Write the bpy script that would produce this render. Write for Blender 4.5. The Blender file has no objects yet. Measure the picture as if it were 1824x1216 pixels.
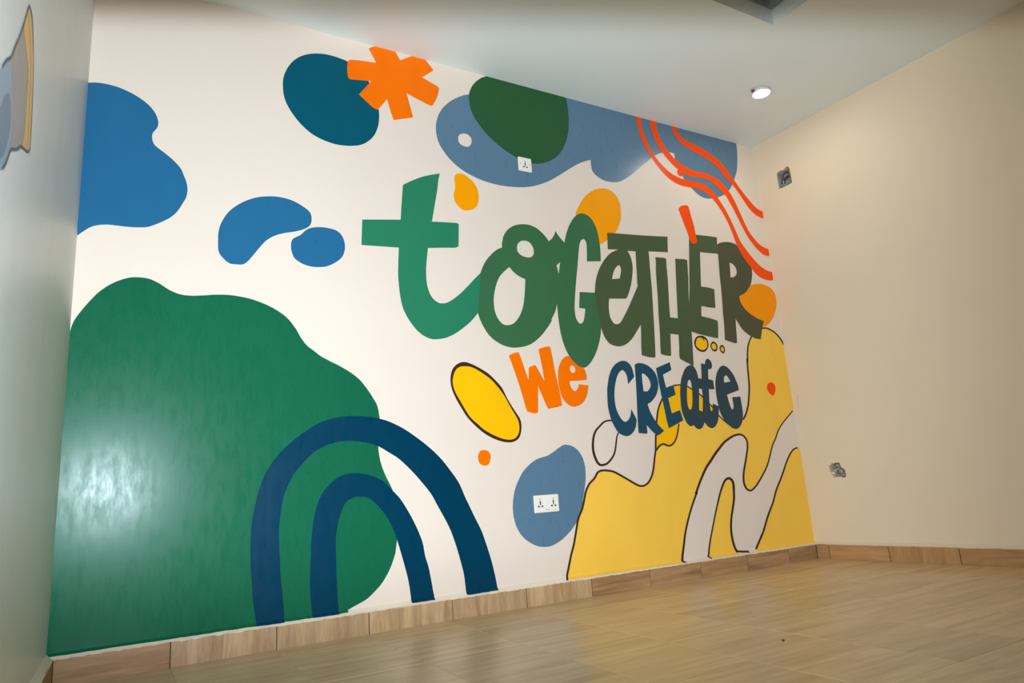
import bpy, bmesh, math, random
from mathutils import Vector, Matrix, Euler
from mathutils.geometry import tessellate_polygon
random.seed(4)
C = bpy.context.scene.collection
scn = bpy.context.scene

# ---------------------------------------------------------------- camera, light, exposure
W, H = 4.1318, 2.90           # room width along the mural wall, ceiling height
HB, T = 0.0895, 0.0223        # baseboard height and how far it stands proud
AR, AL = 0.0737, -0.01066     # the side walls are not quite square
ROOM = 3.95                   # depth of the room
cam = bpy.data.cameras.new('camera'); cam_o = bpy.data.objects.new('camera', cam); C.objects.link(cam_o)
cam.sensor_width = 36.0; cam.lens = 1212.54/1824*36.0; cam.clip_start = 0.02; cam.clip_end = 50
CAMROT = (1.78889, 0.068735, -0.511887)
cam_o.location = (0.1956, -3.0537, 0.5484); cam_o.rotation_euler = CAMROT
scn.camera = cam_o
scn.view_settings.view_transform = 'Standard'; scn.view_settings.look = 'None'
scn.view_settings.gamma = 1.0; scn.view_settings.use_curve_mapping = False
scn.view_settings.exposure = 0.0
world = bpy.data.worlds.new('world'); scn.world = world; world.use_nodes = True
world.node_tree.nodes['Background'].inputs[0].default_value = (0.9, 0.95, 1.0, 1)
world.node_tree.nodes['Background'].inputs[1].default_value = 0.05

def flash(loc, rot, power, color):
    """The photographer's flash: a small source with a soft-edged beam shaped to darken the frame edges."""
    l = bpy.data.lights.new('camera_flash', 'SPOT'); l.energy = power; l.color = color
    l.spot_size = math.radians(150); l.spot_blend = 0.3; l.shadow_soft_size = 0.035
    l.use_nodes = True; nt = l.node_tree; N = nt.nodes; K = nt.links
    em = [n for n in N if n.type == 'EMISSION'][0]
    tc = N.new('ShaderNodeTexCoord'); sp = N.new('ShaderNodeSeparateXYZ'); K.new(tc.outputs['Normal'], sp.inputs[0])
    az = N.new('ShaderNodeMath'); az.operation = 'ABSOLUTE'; K.new(sp.outputs[2], az.inputs[0])
    prev = None
    for axis, lo, hi, rest in FLASH_BEAM:
        d = N.new('ShaderNodeMath'); d.operation = 'DIVIDE'; K.new(sp.outputs[axis], d.inputs[0]); K.new(az.outputs[0], d.inputs[1])
        m = N.new('ShaderNodeMapRange'); m.interpolation_type = 'SMOOTHSTEP'
        m.inputs['From Min'].default_value = lo; m.inputs['From Max'].default_value = hi; m.clamp = True
        m.inputs['To Min'].default_value = 1.0; m.inputs['To Max'].default_value = rest
        K.new(d.outputs[0], m.inputs[0])
        if prev is None: prev = m
        else:
            x = N.new('ShaderNodeMath'); x.operation = 'MULTIPLY'; K.new(prev.outputs[0], x.inputs[0]); K.new(m.outputs[0], x.inputs[1]); prev = x
    K.new(prev.outputs[0], em.inputs['Strength'])
    o = bpy.data.objects.new('camera_flash', l); C.objects.link(o); o.location = loc; o.rotation_euler = rot
    return o
# soft edges added to the beam to darken the view's borders: (axis, tangent where it starts to fade, where it has faded, what is left): top, bottom, right
FLASH_BEAM = ((1, 0.374, 0.44, 0.0), (1, -0.34, -0.64, 0.24), (0, 0.48, 0.86, 0.38), (0, -0.2, -0.62, 0.84))
flash((0.11, -3.04, 0.79), CAMROT, 560, (0.77, 0.89, 1.03))
LAMP_STRENGTH = 118.0
LAMPS = [(3.588, -0.552)]

# ---------------------------------------------------------------- helpers
def srgb(r, g, b, k=1.0):
    f = lambda c: ((c/255+0.055)/1.055)**2.4 if c > 10 else c/255/12.92
    return (min(f(r)*k*1.09, 1.0), min(f(g)*k, .95), min(f(b)*k*.92, .95), 1)
def link(o, parent=None):
    C.objects.link(o)
    if parent is not None: o.parent = parent
    return o
def mesh(name, verts, faces, mat, parent=None, smooth=False):
    me = bpy.data.meshes.new(name); me.from_pydata([tuple(v) for v in verts], [], faces); me.validate()
    me.materials.append(mat)
    if smooth:
        for p in me.polygons: p.use_smooth = True
    return link(bpy.data.objects.new(name, me), parent)
def bm_obj(name, bm, mat, parent=None, smooth=False):
    me = bpy.data.meshes.new(name); bm.to_mesh(me); bm.free(); me.materials.append(mat)
    if smooth:
        for p in me.polygons: p.use_smooth = True
    return link(bpy.data.objects.new(name, me), parent)
def tag(o, label=None, cat=None, group=None, kind=None):
    if label: o['label'] = label
    if cat: o['category'] = cat
    if group: o['group'] = group
    if kind: o['kind'] = kind
    return o
def empty(name, loc=(0, 0, 0), rz=0.0, parent=None):
    o = bpy.data.objects.new(name, None); o.empty_display_size = 0.05
    o.location = loc; o.rotation_euler = (0, 0, rz); return link(o, parent)
def box_bm(bm, lo, hi, bev=0.0):
    r = bmesh.ops.create_cube(bm, size=1.0)
    s = [hi[i]-lo[i] for i in range(3)]; c = [(hi[i]+lo[i])/2 for i in range(3)]
    for v in r['verts']: v.co = Vector([v.co[i]*s[i]+c[i] for i in range(3)])
    if bev:
        es = {e for v in r['verts'] for e in v.link_edges}
        bmesh.ops.bevel(bm, geom=list(es), offset=bev, segments=2, affect='EDGES', profile=0.5)
def box(name, lo, hi, mat, parent=None, bev=0.0):
    bm = bmesh.new(); box_bm(bm, lo, hi, bev); return bm_obj(name, bm, mat, parent)
def tube_bm(bm, pts, r, seg=8):
    pts = [Vector(p) for p in pts]; rings = []
    for i, p in enumerate(pts):
        t = (pts[min(i+1, len(pts)-1)]-pts[max(i-1, 0)]).normalized()
        a = t.cross(Vector((0.3, 0.2, 1))).normalized(); b = t.cross(a)
        rings.append([bm.verts.new(p+(a*math.cos(k*2*math.pi/seg)+b*math.sin(k*2*math.pi/seg))*r) for k in range(seg)])
    for a, b in zip(rings, rings[1:]):
        for k in range(seg): bm.faces.new((a[k], a[(k+1) % seg], b[(k+1) % seg], b[k]))
    bm.faces.new(rings[0]); bm.faces.new(rings[-1])
def spline(P, closed=True, steps=4):
    """Catmull-Rom through points (x, z, corner flag)."""
    n = len(P); out = []
    for i in range(n if closed else n-1):
        p1, p2 = P[i], P[(i+1) % n]
        p0 = p1 if p1[2] else P[i-1] if (closed or i) else p1
        p3 = p2 if p2[2] else P[(i+2) % n] if (closed or i < n-2) else p2
        if p1[2] and p2[2]: out.append(p1[:2]); continue
        for k in range(steps):
            t = k/steps
            out.append(tuple(.5*(2*p1[j]+(p2[j]-p0[j])*t+(2*p0[j]-5*p1[j]+4*p2[j]-p3[j])*t*t+(3*p1[j]-p0[j]-3*p2[j]+p3[j])*t**3) for j in (0, 1)))
    if not closed: out.append(P[-1][:2])
    return out
def clip(P, axis, val, keep_less):
    out = []; n = len(P); ins = (lambda q: q[axis] <= val) if keep_less else (lambda q: q[axis] >= val)
    for i in range(n):
        a, b = P[i], P[(i+1) % n]
        if ins(a): out.append(a)
        if ins(a) != ins(b):
            t = (val-a[axis])/(b[axis]-a[axis]); q = [a[j]+(b[j]-a[j])*t for j in (0, 1)]; q[axis] = val; out.append(tuple(q))
    return out
def dec(s): return [(float(a.rstrip('*').split(',')[0])*1e-4, float(a.rstrip('*').split(',')[1])*1e-4, a.endswith('*')) for a in s.split()]

# ---------------------------------------------------------------- materials
def mat(name, col, rough=0.5, spec=0.5, bump=0.0, bscale=60, stretch=(1, 1, 1), var=0.0, vscale=3.0, metal=0.0, wear=0.0):
    m = bpy.data.materials.new(name); m.use_nodes = True; nt = m.node_tree; N = nt.nodes; K = nt.links
    b = N['Principled BSDF']; b.inputs['Base Color'].default_value = col; b.inputs['Roughness'].default_value = rough
    b.inputs['Specular IOR Level'].default_value = spec; b.inputs['Metallic'].default_value = metal
    g = N.new('ShaderNodeNewGeometry'); mp = N.new('ShaderNodeMapping'); mp.inputs['Scale'].default_value = stretch; mp.inputs['Location'].default_value = (.237, .371, .113)
    K.new(g.outputs['Position'], mp.inputs['Vector'])
    if var:
        n = N.new('ShaderNodeTexNoise'); n.inputs['Scale'].default_value = vscale; n.inputs['Detail'].default_value = 5
        K.new(mp.outputs[0], n.inputs['Vector'])
        hs = N.new('ShaderNodeHueSaturation'); hs.inputs['Color'].default_value = col
        r = N.new('ShaderNodeMapRange'); r.inputs['From Min'].default_value = .3; r.inputs['From Max'].default_value = .7
        r.inputs['To Min'].default_value = 1-var; r.inputs['To Max'].default_value = 1+var
        K.new(n.outputs['Fac'], r.inputs[0]); K.new(r.outputs[0], hs.inputs['Value']); K.new(hs.outputs[0], b.inputs['Base Color'])
    if bump:
        n2 = N.new('ShaderNodeTexNoise'); n2.inputs['Scale'].default_value = bscale; n2.inputs['Detail'].default_value = 4
        K.new(mp.outputs[0], n2.inputs['Vector'])
        bp = N.new('ShaderNodeBump'); bp.inputs['Strength'].default_value = bump; bp.inputs['Distance'].default_value = 0.002
        K.new(n2.outputs['Fac'], bp.inputs['Height']); K.new(bp.outputs[0], b.inputs['Normal'])
    if wear:   # brushed gloss: roughness streaks left by the roller and brush
        n3 = N.new('ShaderNodeTexNoise'); n3.inputs['Scale'].default_value = 9; n3.inputs['Detail'].default_value = 7; n3.inputs['Roughness'].default_value = .65
        mp3 = N.new('ShaderNodeMapping'); mp3.inputs['Scale'].default_value = (3.5, 1, 1.1); mp3.inputs['Location'].default_value = (.1, .437, .3); K.new(g.outputs['Position'], mp3.inputs[0]); K.new(mp3.outputs[0], n3.inputs['Vector'])
        r3 = N.new('ShaderNodeMapRange'); r3.inputs['From Min'].default_value = .3; r3.inputs['From Max'].default_value = .7
        r3.inputs['To Min'].default_value = rough-wear; r3.inputs['To Max'].default_value = rough+wear
        K.new(n3.outputs['Fac'], r3.inputs[0]); K.new(r3.outputs[0], b.inputs['Roughness'])
    return m
def wood(name, a, b_, axis, rough=0.35):
    """Wood-print ceramic: long grain along one axis, every tile its own offset."""
    m = bpy.data.materials.new(name); m.use_nodes = True; nt = m.node_tree; N = nt.nodes; K = nt.links
    b = N['Principled BSDF']; b.inputs['Roughness'].default_value = rough; b.inputs['Specular IOR Level'].default_value = .45
    g = N.new('ShaderNodeNewGeometry'); oi = N.new('ShaderNodeObjectInfo')
    mul = N.new('ShaderNodeVectorMath'); mul.operation = 'SCALE'; mul.inputs[0].default_value = (3.1, 5.7, 2.3); K.new(oi.outputs['Random'], mul.inputs['Scale'])
    add = N.new('ShaderNodeVectorMath'); K.new(g.outputs['Position'], add.inputs[0]); K.new(mul.outputs[0], add.inputs[1])
    sc = {'x': (1.3, 17, 17), 'y': (17, 1.3, 17), 'z': (17, 17, 2.0)}[axis]
    mp = N.new('ShaderNodeMapping'); mp.inputs['Scale'].default_value = sc; K.new(add.outputs[0], mp.inputs[0])
    n1 = N.new('ShaderNodeTexNoise'); n1.inputs['Scale'].default_value = 1.0; n1.inputs['Detail'].default_value = 4; n1.inputs['Distortion'].default_value = .9; K.new(mp.outputs[0], n1.inputs['Vector'])
    n2 = N.new('ShaderNodeTexNoise'); n2.inputs['Scale'].default_value = 6.0; n2.inputs['Detail'].default_value = 6; n2.inputs['Roughness'].default_value = .7; K.new(mp.outputs[0], n2.inputs['Vector'])
    mx = N.new('ShaderNodeMix'); mx.data_type = 'FLOAT'; mx.inputs[0].default_value = .4; K.new(n1.outputs['Fac'], mx.inputs[2]); K.new(n2.outputs['Fac'], mx.inputs[3])
    cr = N.new('ShaderNodeValToRGB'); cr.color_ramp.elements[0].position = .33; cr.color_ramp.elements[0].color = a
    cr.color_ramp.elements[1].position = .62; cr.color_ramp.elements[1].color = b_
    K.new(mx.outputs[0], cr.inputs[0])
    hs = N.new('ShaderNodeHueSaturation'); r = N.new('ShaderNodeMapRange'); r.inputs['To Min'].default_value = .93; r.inputs['To Max'].default_value = 1.06
    K.new(oi.outputs['Random'], r.inputs[0]); K.new(r.outputs[0], hs.inputs['Value']); K.new(cr.outputs[0], hs.inputs['Color']); K.new(hs.outputs[0], b.inputs['Base Color'])
    bp = N.new('ShaderNodeBump'); bp.inputs['Strength'].default_value = .12; bp.inputs['Distance'].default_value = .001; K.new(n2.outputs['Fac'], bp.inputs['Height']); K.new(bp.outputs[0], b.inputs['Normal'])
    return m
def emit(name, col, s):
    m = bpy.data.materials.new(name); m.use_nodes = True; N = m.node_tree.nodes; N.remove(N['Principled BSDF'])
    e = N.new('ShaderNodeEmission'); e.inputs[0].default_value = col; e.inputs[1].default_value = s
    m.node_tree.links.new(e.outputs[0], N['Material Output'].inputs[0]); return m

M = {}
M['cream'] = mat('cream_wall_paint', srgb(226, 217, 206), .45, .3, .12, 90, var=.012, vscale=2)
M['side'] = mat('side_wall_paint', srgb(214, 202, 178), .5, .3, .15, 80, var=.015, vscale=2)
M['left'] = mat('left_wall_paint', srgb(214, 228, 230), .38, .4, .25, 40, (6, 6, .5), var=.02, vscale=1.2)
M['ceil'] = mat('ceiling_paint', srgb(214, 226, 226), .6, .3, .05, 60)
M['dark'] = mat('bounce_cutting_wall', srgb(96, 90, 84), .8, .2)  # unseen wall, coloured dark to cut the bounce light
M['ledge'] = mat('plaster_ledge', srgb(232, 222, 206), .5, .4, .3, 150)
M['grout'] = mat('floor_grout', srgb(190, 170, 142), .8, .2)
M['sledge'] = mat('side_plaster_ledge', srgb(214, 202, 180), .5, .3, .3, 150)
M['bgrout'] = mat('skirting_mortar', srgb(70, 56, 44), .9, .2)
M['floor'] = wood('floor_tile_print', srgb(176, 152, 114), srgb(212, 190, 152), 'x', .33)
M['bx'] = wood('skirting_tile_print_along', srgb(134, 100, 66), srgb(186, 150, 108), 'x', .45)
M['bxv'] = wood('skirting_tile_print_upright', srgb(150, 118, 84), srgb(196, 168, 130), 'z', .45)
M['by'] = wood('side_skirting_tile_print', srgb(130, 96, 60), srgb(180, 142, 96), 'y', .45)
M['byv'] = wood('side_skirting_tile_print_upright', srgb(136, 102, 62), srgb(176, 138, 92), 'z', .45)
def paint(key, r, g, b, rough=.34, wear=.08, var=.03, spec=.2): M[key] = mat(key+'_mural_paint', srgb(r, g, b), rough, spec, .035, 28, (2.5, 1, 1), var=var, vscale=3, wear=wear)
paint('green', 18, 98, 70, .28, .07, .03, .15); paint('tgreen_cool_lit', 40, 124, 92); paint('ggreen_mid_lit', 56, 106, 72); paint('ogreen_warm_lit', 72, 90, 60); paint('rgreen_warmest_lit', 76, 80, 58)  # letter greens: one paint, with the cool-to-warm light shift put into the colours
paint('navy', 0, 56, 82, .32, spec=.12); paint('blue', 34, 102, 146); paint('teal', 0, 84, 106, spec=.15); paint('slate', 86, 122, 150, .3, .05, .015, .4); paint('deepgreen', 38, 88, 52)
paint('orange', 255, 116, 0, spec=.12); paint('amber', 255, 160, 0, spec=.12); paint('amberr', 255, 152, 0, spec=.12); paint('redorange', 255, 78, 0, spec=.14)
paint('yellow', 255, 202, 80, spec=.12); paint('brightyellow', 255, 190, 8); paint('brown', 62, 40, 32); paint('cblue', 28, 74, 96); paint('cblue2', 44, 68, 80)
M['plastic'] = mat('socket_plastic', srgb(236, 238, 232), .3, .5)
M['slot'] = mat('socket_slot', srgb(40, 36, 34), .7, .2)
M['neon'] = mat('neon_red', srgb(150, 60, 80), .3, .5)
M['greyprint'] = mat('grey_print', srgb(150, 152, 150), .6, .3)
M['steel'] = mat('galvanised_steel', srgb(170, 182, 186), .38, .5, .3, 90, metal=.6)
M['wire'] = mat('dark_wire_sheath', srgb(52, 34, 32), .45, .5)
M['mortar'] = mat('broken_mortar', srgb(148, 138, 122), .9, .2, 1.0, 120, var=.25, vscale=60)
M['brick'] = mat('exposed_brick', srgb(140, 104, 62), .9, .2, 1.0, 120, var=.3, vscale=50)
M['rim'] = mat('lamp_rim', srgb(200, 206, 214), .35, .5)
M['redcap'] = mat('dark_red_connector', srgb(120, 48, 56), .4, .5)
M['lamp'] = emit('lamp_diffuser', (1.0, .95, .87, 1), LAMP_STRENGTH)
SHAPES=[
 ('cloud_shape','blue',1,'blue cloud shape cut off by the left wall corner',None,'9,23532* 255,23603 607,23636 1121,23590 1650,23418 2083,23177 2359,22942 2558,22653 2662,22342 2651,22072 2562,21886 2477,21735 2459,21532 2505,21312 2618,21138 2975,20882 3309,20618 3620,20275 3738,20001 3857,19694 3917,19344 3880,18980 3753,18668 3552,18251 3321,17962 3039,17732 2733,17532 2455,17387 2126,17323 1775,17293 1377,17292 984,17286 649,17208 417,17086 191,16877 14,16694 -48,16627* -716,16539* -899,19428* -668,23355*',[]),
 ('blob_shape','green',1,'large glossy green blob filling the lower left',None,'-1083,11586* -46,12330* -10,12598 7,12765 48,12989 125,13217 290,13536 544,13952 849,14378 1212,14729 1587,14970 1925,15109 2271,15149 2625,15118 2989,14954 3358,14716 3728,14566 4099,14524 4579,14565 5122,14648 5620,14684 6014,14667 6007,14666 6522,14595 6987,14460 7459,14272 7938,13986 8270,13686 8513,13347 8414,13554 8604,13200 8794,12864 9036,12567 9315,12360 9631,12118 10093,11878 10524,11672 11031,11373 11396,11085 11687,10739 11941,10373 12158,10006 12120,10118 12245,9793 12303,9469 12328,9146 12279,8825 12239,8314 12228,7934 12253,7617 12339,7174 12522,6665 12709,6281 12864,5929 13046,5390 13093,4832 13066,4222 12974,3654 12909,3269 12871,3120 12626,2551 12257,2007 11869,1650 11490,1384 10997,1194 10633,1048 10334,962* 10320,-38* 3813,-547* -1258,384*',[]),
 ('arch_shape','navy',2,'wide outer dark blue arch',None,'7103,-51* 7044,474 6986,1003 6900,1539 6830,2075 6792,2611 6747,3151 6724,3693 6720,4376 6741,4869 6836,5471 6970,6079 7113,6581 7303,7030 7581,7481 7920,7880 8324,8254 8735,8574 9215,8900 9642,9122 10138,9273 10642,9363 11218,9378 11803,9343 12397,9229 12864,9075 13469,8775 14079,8371 14695,7896 15244,7386 15722,6807 16198,6126 16482,5463 16712,4968 16988,4378 17266,3810 17442,3296 17615,2738 17761,2184 17878,1591 17967,1004 18001,735 17944,-394* 16248,-149* 16302,910* 16268,1432 16221,1915 16101,2452 15936,3083 15765,3628 15589,4086 15317,4619 14999,5198 14749,5661 14338,6193 13808,6795 13214,7361 12752,7664 12229,7978 11710,8150 11259,8224 10751,8261 10249,8205 9755,8047 9269,7777 8851,7373 8499,6975 8269,6577 8070,6126 7958,5674 7876,5113 7839,4553 7853,4106 7854,3908 7884,3353 7903,2912 7943,2471 8001,1923 8047,1379 8070,843 8107,-217*',[]),
 ('arch_shape','navy',2,'narrow inner dark blue arch',None,'9255,128* 9213,836 9175,1222 9133,1776 9095,2332 9115,2886 9146,3443 9154,3869 9204,4435 9283,5004 9404,5459 9555,5859 9798,6199 10105,6492 10415,6693 10789,6796 11167,6809 11549,6754 11997,6609 12447,6357 12864,5929 13218,5534 13599,4918 13851,4433 14038,4016 14221,3506 14318,2911 14449,2470 14543,1974 14637,1360 14685,934 14640,-714* 13521,-539* 13565,905 13533,1439 13455,1982 13341,2472 13196,3027 13020,3646 12871,4117 12657,4590 12345,5071 12031,5428 11716,5680 11462,5751 11147,5771 10864,5686 10644,5522 10486,5206 10358,4862 10275,4517 10221,4114 10209,3653 10217,3333 10225,2591 10248,2023 10269,1404 10305,982 10320,-38*',[]),
 ('oval_shape','teal',1,'dark teal egg shape under the orange asterisk',None,'7914,25414 7925,25794 8022,26199 8185,26587 8449,26992 8784,27313 9192,27555 9605,27698 10023,27771 10517,27769 11160,27670 11664,27431 12096,26982 12380,26491 12588,25900 12720,25292 12730,24817 12657,24326 12459,23811 12158,23420 11791,23127 11361,22962 10869,22875 10385,22865 9841,22960 9306,23166 8843,23510 8450,23940 8124,24457 7961,24939',[]),
 ('asterisk_shape','orange',3,'hand-painted orange asterisk with seven blunt arms',None,'12264,28764* 12516,28938 12900,29076 13284,29089 13689,29106* 14006,28548* 14452,28852 14903,29127* 15351,29152* 15936,28479* 15230,27852* 15734,27671 16138,27521 16222,27398* 16091,26896 15819,26349 15692,26234* 15388,26302 14836,26475 14291,26653* 14460,25953 14615,25293* 14078,25088 13520,24887* 13361,25364 13192,26034* 12916,25619 12668,25280* 12425,25341 12064,25611 11684,25914* 12352,26848* 11870,26777 11468,26703 11215,26683 11131,26804* 11094,27194 11123,27644* 11234,27804* 11674,27896 12193,27961 12659,28026*',[]),
 ('cloud_shape','slate',1,'long slate blue cloud under the ceiling',None,'18051,27520 17564,27302 16946,26873 16416,26319 16102,25782 15935,25202 15923,24621 16058,24075 16435,23497 16982,22990 17627,22643 18374,22407 19142,22286 19931,22264 20836,22344 21584,22498 22261,22744 23062,23147 23898,23706 24651,24242 25417,24734 26226,25094* 26212,24701 26302,24302 26639,24040 27201,23862 27961,23903 28536,24117 29392,24680 30293,25427 30666,25717 31288,26233 31642,26481 32160,26739 32669,26895 33088,26959 33347,26929* 33361,26606 33438,26317 33558,26035 33772,25569 33955,25165 34230,24810 34536,24637 34911,24364 35301,24158 35803,24085 36339,24172 36990,24367 37678,24701 38211,25125 38632,25645 38902,26082 39267,26756 39468,27442 39613,28270 39666,29013* 39829,30083* 24860,30168* 21308,28131* 18989,27757*',['17221,24568 17268,24804 17514,24984 17811,24989 18014,24821 18032,24555 17897,24308 17680,24212 17388,24269 17245,24406']),
 ('egg_shape','deepgreen',2,'dark green egg shape overlapping the slate blue cloud',None,'18044,27405 18128,27776 18404,28287 18878,28768 19344,29027 19900,29176* 20119,29646* 24766,29758* 24774,29137 24846,28536 24871,27690 24739,26723 24474,25925 24048,25196 23498,24635 22779,24227 22094,24042 21348,24083 20628,24289 19930,24624 19250,25085 18673,25648 18235,26280 18056,26886',[]),
 ('drop_shape','amber',1,'small amber drop right of the tall letter t',None,'16851,22141 16889,22337 17005,22456 17202,22525 17423,22516 17693,22374 18014,22130 18218,21783 18271,21383 18212,20993 18064,20700 17801,20509 17519,20424 17272,20418 17035,20567 16831,20801 16765,21082 16777,21297 16858,21578 16878,21850',[]),
 ('bean_shape','blue',1,'blue bean shape left of the lettering',None,'5196,17132 5213,17588 5344,18063 5648,18602 6164,19083 6754,19416 7359,19576 7915,19605 8418,19512 8864,19302 9172,19068 9255,18764 9215,18478 9085,18300 8798,18122 8419,17974 8046,17869 7617,17690 7255,17428 6960,17059 6669,16629 6440,16309 6239,16144 5981,16116 5696,16130 5438,16326 5235,16622',[]),
 ('pebble_shape','blue',1,'small blue pebble shape beside the blue bean',None,'8308,17190 8326,17464 8420,17646 8734,17858 8989,18134 9246,18287 9635,18376 10029,18381 10426,18309 10691,18082 10820,17709 10814,17355 10675,16988 10339,16673 9944,16450 9556,16368 9173,16368 8795,16469 8482,16670 8358,16926',[]),
 ('circle_shape','amber',1,'amber disc behind the letter g',None,'24686,21283 24999,21861 25478,22518 26155,23037 26813,23286 27454,23303 27950,22969 28181,22404 28157,21801 28072,21395 27950,21122 27780,20808 27521,20448 27187,20153 26864,19915 26548,19715 26306,19586 26034,19545 25769,20073* 24898,21007*',[]),
 ('letter','tgreen_cool_lit',4,'painted letter t with a tall slanted stem','together','13898,21279* 14452,21635 15137,21993 16006,22306* 15892,21838 15816,21348 15679,20695 15543,20050 15423,19476* 16016,19535 16872,19605* 16961,19555* 16926,18950 16878,18297* 16686,18196* 15839,18093 15134,17992* 15067,17543 14992,16988 14970,16493 14998,16005 15128,15553 15317,15277 15562,15117 15790,15090 16075,15157 16451,15394 16891,15754 17286,16141 17689,16559 18086,16947* 18340,16468* 18140,15127* 17789,14725* 17329,14223 16831,13824 16400,13533 15979,13328 15569,13221 15119,13193 14731,13324 14446,13520 14166,13809 13847,14282 13648,14739 13546,15252 13494,15818 13470,16391 13503,17071 13558,17814* 13554,17824* 12840,17785 11641,17724* 11672,18351 11711,19057* 12403,19152 13705,19336* 13800,20343',[]),
 ('letter','ggreen_mid_lit',4,'painted letter o with a loop on top','together','18086,16947* 18229,17283 18479,17700 18844,18109 19176,18387 19514,18550* 19522,18803 19614,19110 19636,19211 19898,19598 20273,19896 20642,20046 21008,20120 21433,20124 21851,20003 22200,19771 22457,19525 22612,19309* 22830,19489 23012,19738 23147,20011* 23328,19723 23695,19362* 23545,18705* 23264,18125* 23002,17907* 23097,17403* 23199,17165* 23023,15731* 22788,15551* 22622,15110 22334,14664 22395,14671 22184,14367 21778,13897 21389,13539 20890,13207 20414,13047 19781,12959 19258,13037 18829,13217 18412,13518 18114,13924 17899,14358 17789,14725* 17975,15924*',['20461,18650 20520,18874 20714,19062 20959,19137 21257,19103 21452,18908 21547,18617 21495,18365 21330,18209 21116,18163 20820,18194 20593,18314 20475,18462', '19882,17474* 20150,17194 20484,16989 20845,16865* 20786,16381 20700,15846 20579,15312 20364,14829 20105,14477 19860,14272 19541,14175 19236,14217 18976,14479 18810,14873 18774,15379 18820,15792 18970,16320 19203,16810 19513,17156']),
 ('letter','ggreen_mid_lit',4,'painted letter g with a long hanging bowl','together','23695,19362* 23858,19879 24110,20430 24460,20943 24792,21255 25141,21396 25474,21357 25792,21167 26025,20815 26177,20363 26246,19783 26258,19199 26202,18507* 25171,18381* 25250,19078 25256,19541 25126,19756 24917,19672 24751,19363 24627,18832 24479,18078 24283,17160 24139,16425 24004,15590 23983,15098 24057,14777 24226,14571 24387,14581 24535,14754 24650,15089 24731,15469* 24307,15487* 24445,16451* 24791,16465 25525,16489* 25560,15708* 25734,14392* 25621,13892 25411,13337 25117,12785 24776,12345 24424,12058 24166,12019 23862,12115 23520,12408 23247,12765 23048,13229 22896,13854 22822,14645 22804,15527* 23097,17403* 23264,18125* 23545,18705*',[]),
 ('letter','ogreen_warm_lit',4,'painted first letter e','together','25525,16489* 25605,16947 25768,17473 26035,18016 26443,18580 26914,19043 27367,19302 27885,19483 28273,19441 28488,19167 28592,18760 28599,18285 28429,17559 28204,16953 28042,16648 27904,16405 27787,16320* 26543,16224* 26454,15776 26445,15269 26539,14940 26716,14727 26915,14684 27206,14814 27538,15232 27881,15713 28237,16258 28823,17184* 29069,15803* 29017,14931* 28729,14769* 28404,14379 27987,13904 27522,13545 27088,13380 26744,13354 26286,13459 25988,13746 25828,14067 25734,14392* 25560,15708*',['26910,17459* 27040,17831 27219,18140 27420,18348 27567,18400 27657,18274 27657,18010 27492,17550*']),
 ('letter','ogreen_warm_lit',4,'painted letter T with a long crossbar','together','26903,20401* 28126,20492 29452,20577 30826,20694 31793,20791* 31729,20292 31659,19721* 31367,19698 30035,19584* 30032,19163 29993,18431 29995,18383 29974,17839 29961,17300 29927,16761 29862,15871 29798,14990 29824,15479 29792,14894 29743,14312 29669,13447 29600,12818* 29478,12771* 29263,12777 28981,12809 28559,12892* 28564,13172 28614,13682 28688,14254 28732,14771* 28824,17178* 28857,17730 28901,18269 28895,18316 28951,19040 28980,19466* 28635,19436 28155,19407 27558,19407* 26826,19333* 26866,19862',[]),
 ('letter','ogreen_warm_lit',4,'painted letter H','together','30530,19234* 30629,19267* 30936,19281 31206,19293 31439,19258* 31387,18599 31388,18529 31353,17761 31291,16998 31207,16090 31172,15388* 31475,15378 31800,15370* 31886,16141 31975,17057 32060,17829 32138,18607 32175,18837 32215,19355* 32584,19365 32988,19402 33254,19356* 33207,18790 33135,18002 33130,18086 33030,17302 32916,16387* 33117,16357* 33112,15624* 32823,14572* 32776,13883 32708,13140 32635,12368* 32485,12398* 32233,12507 31908,12627 31553,12789* 31546,13094 31617,13534 31662,13976 31693,14308* 31346,14327 31025,14330* 30967,13796 30876,12981* 30785,12925* 30601,12936 30346,12960 30061,13021* 30070,13322 30143,14045 30194,14628 30241,15428 30319,16319 30375,17068 30409,17671 30467,18433 30547,18967',[]),
 ('letter','ogreen_warm_lit',4,'painted second letter E with sloping bars','together','33685,20912* 33861,21226* 34404,21265 35164,21300 36195,21336* 36280,21281* 36205,20808* 36189,20142* 35372,20102 34948,20084 34518,20082* 34411,19395 34331,18750 34250,18195 34189,17661* 34517,17659 34928,17643 35355,17577* 35296,17027 35225,16299* 34684,16290 34280,16322 33976,16330* 33856,15645* 34353,15586 34753,15536 35233,15443* 35257,15234 35191,14767 35087,14255* 34730,14282 34133,14357 33465,14442 32823,14572* 32912,15611* 32916,16387* 33111,17309 33231,18096 33419,19286 33575,20257',[]),
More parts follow.
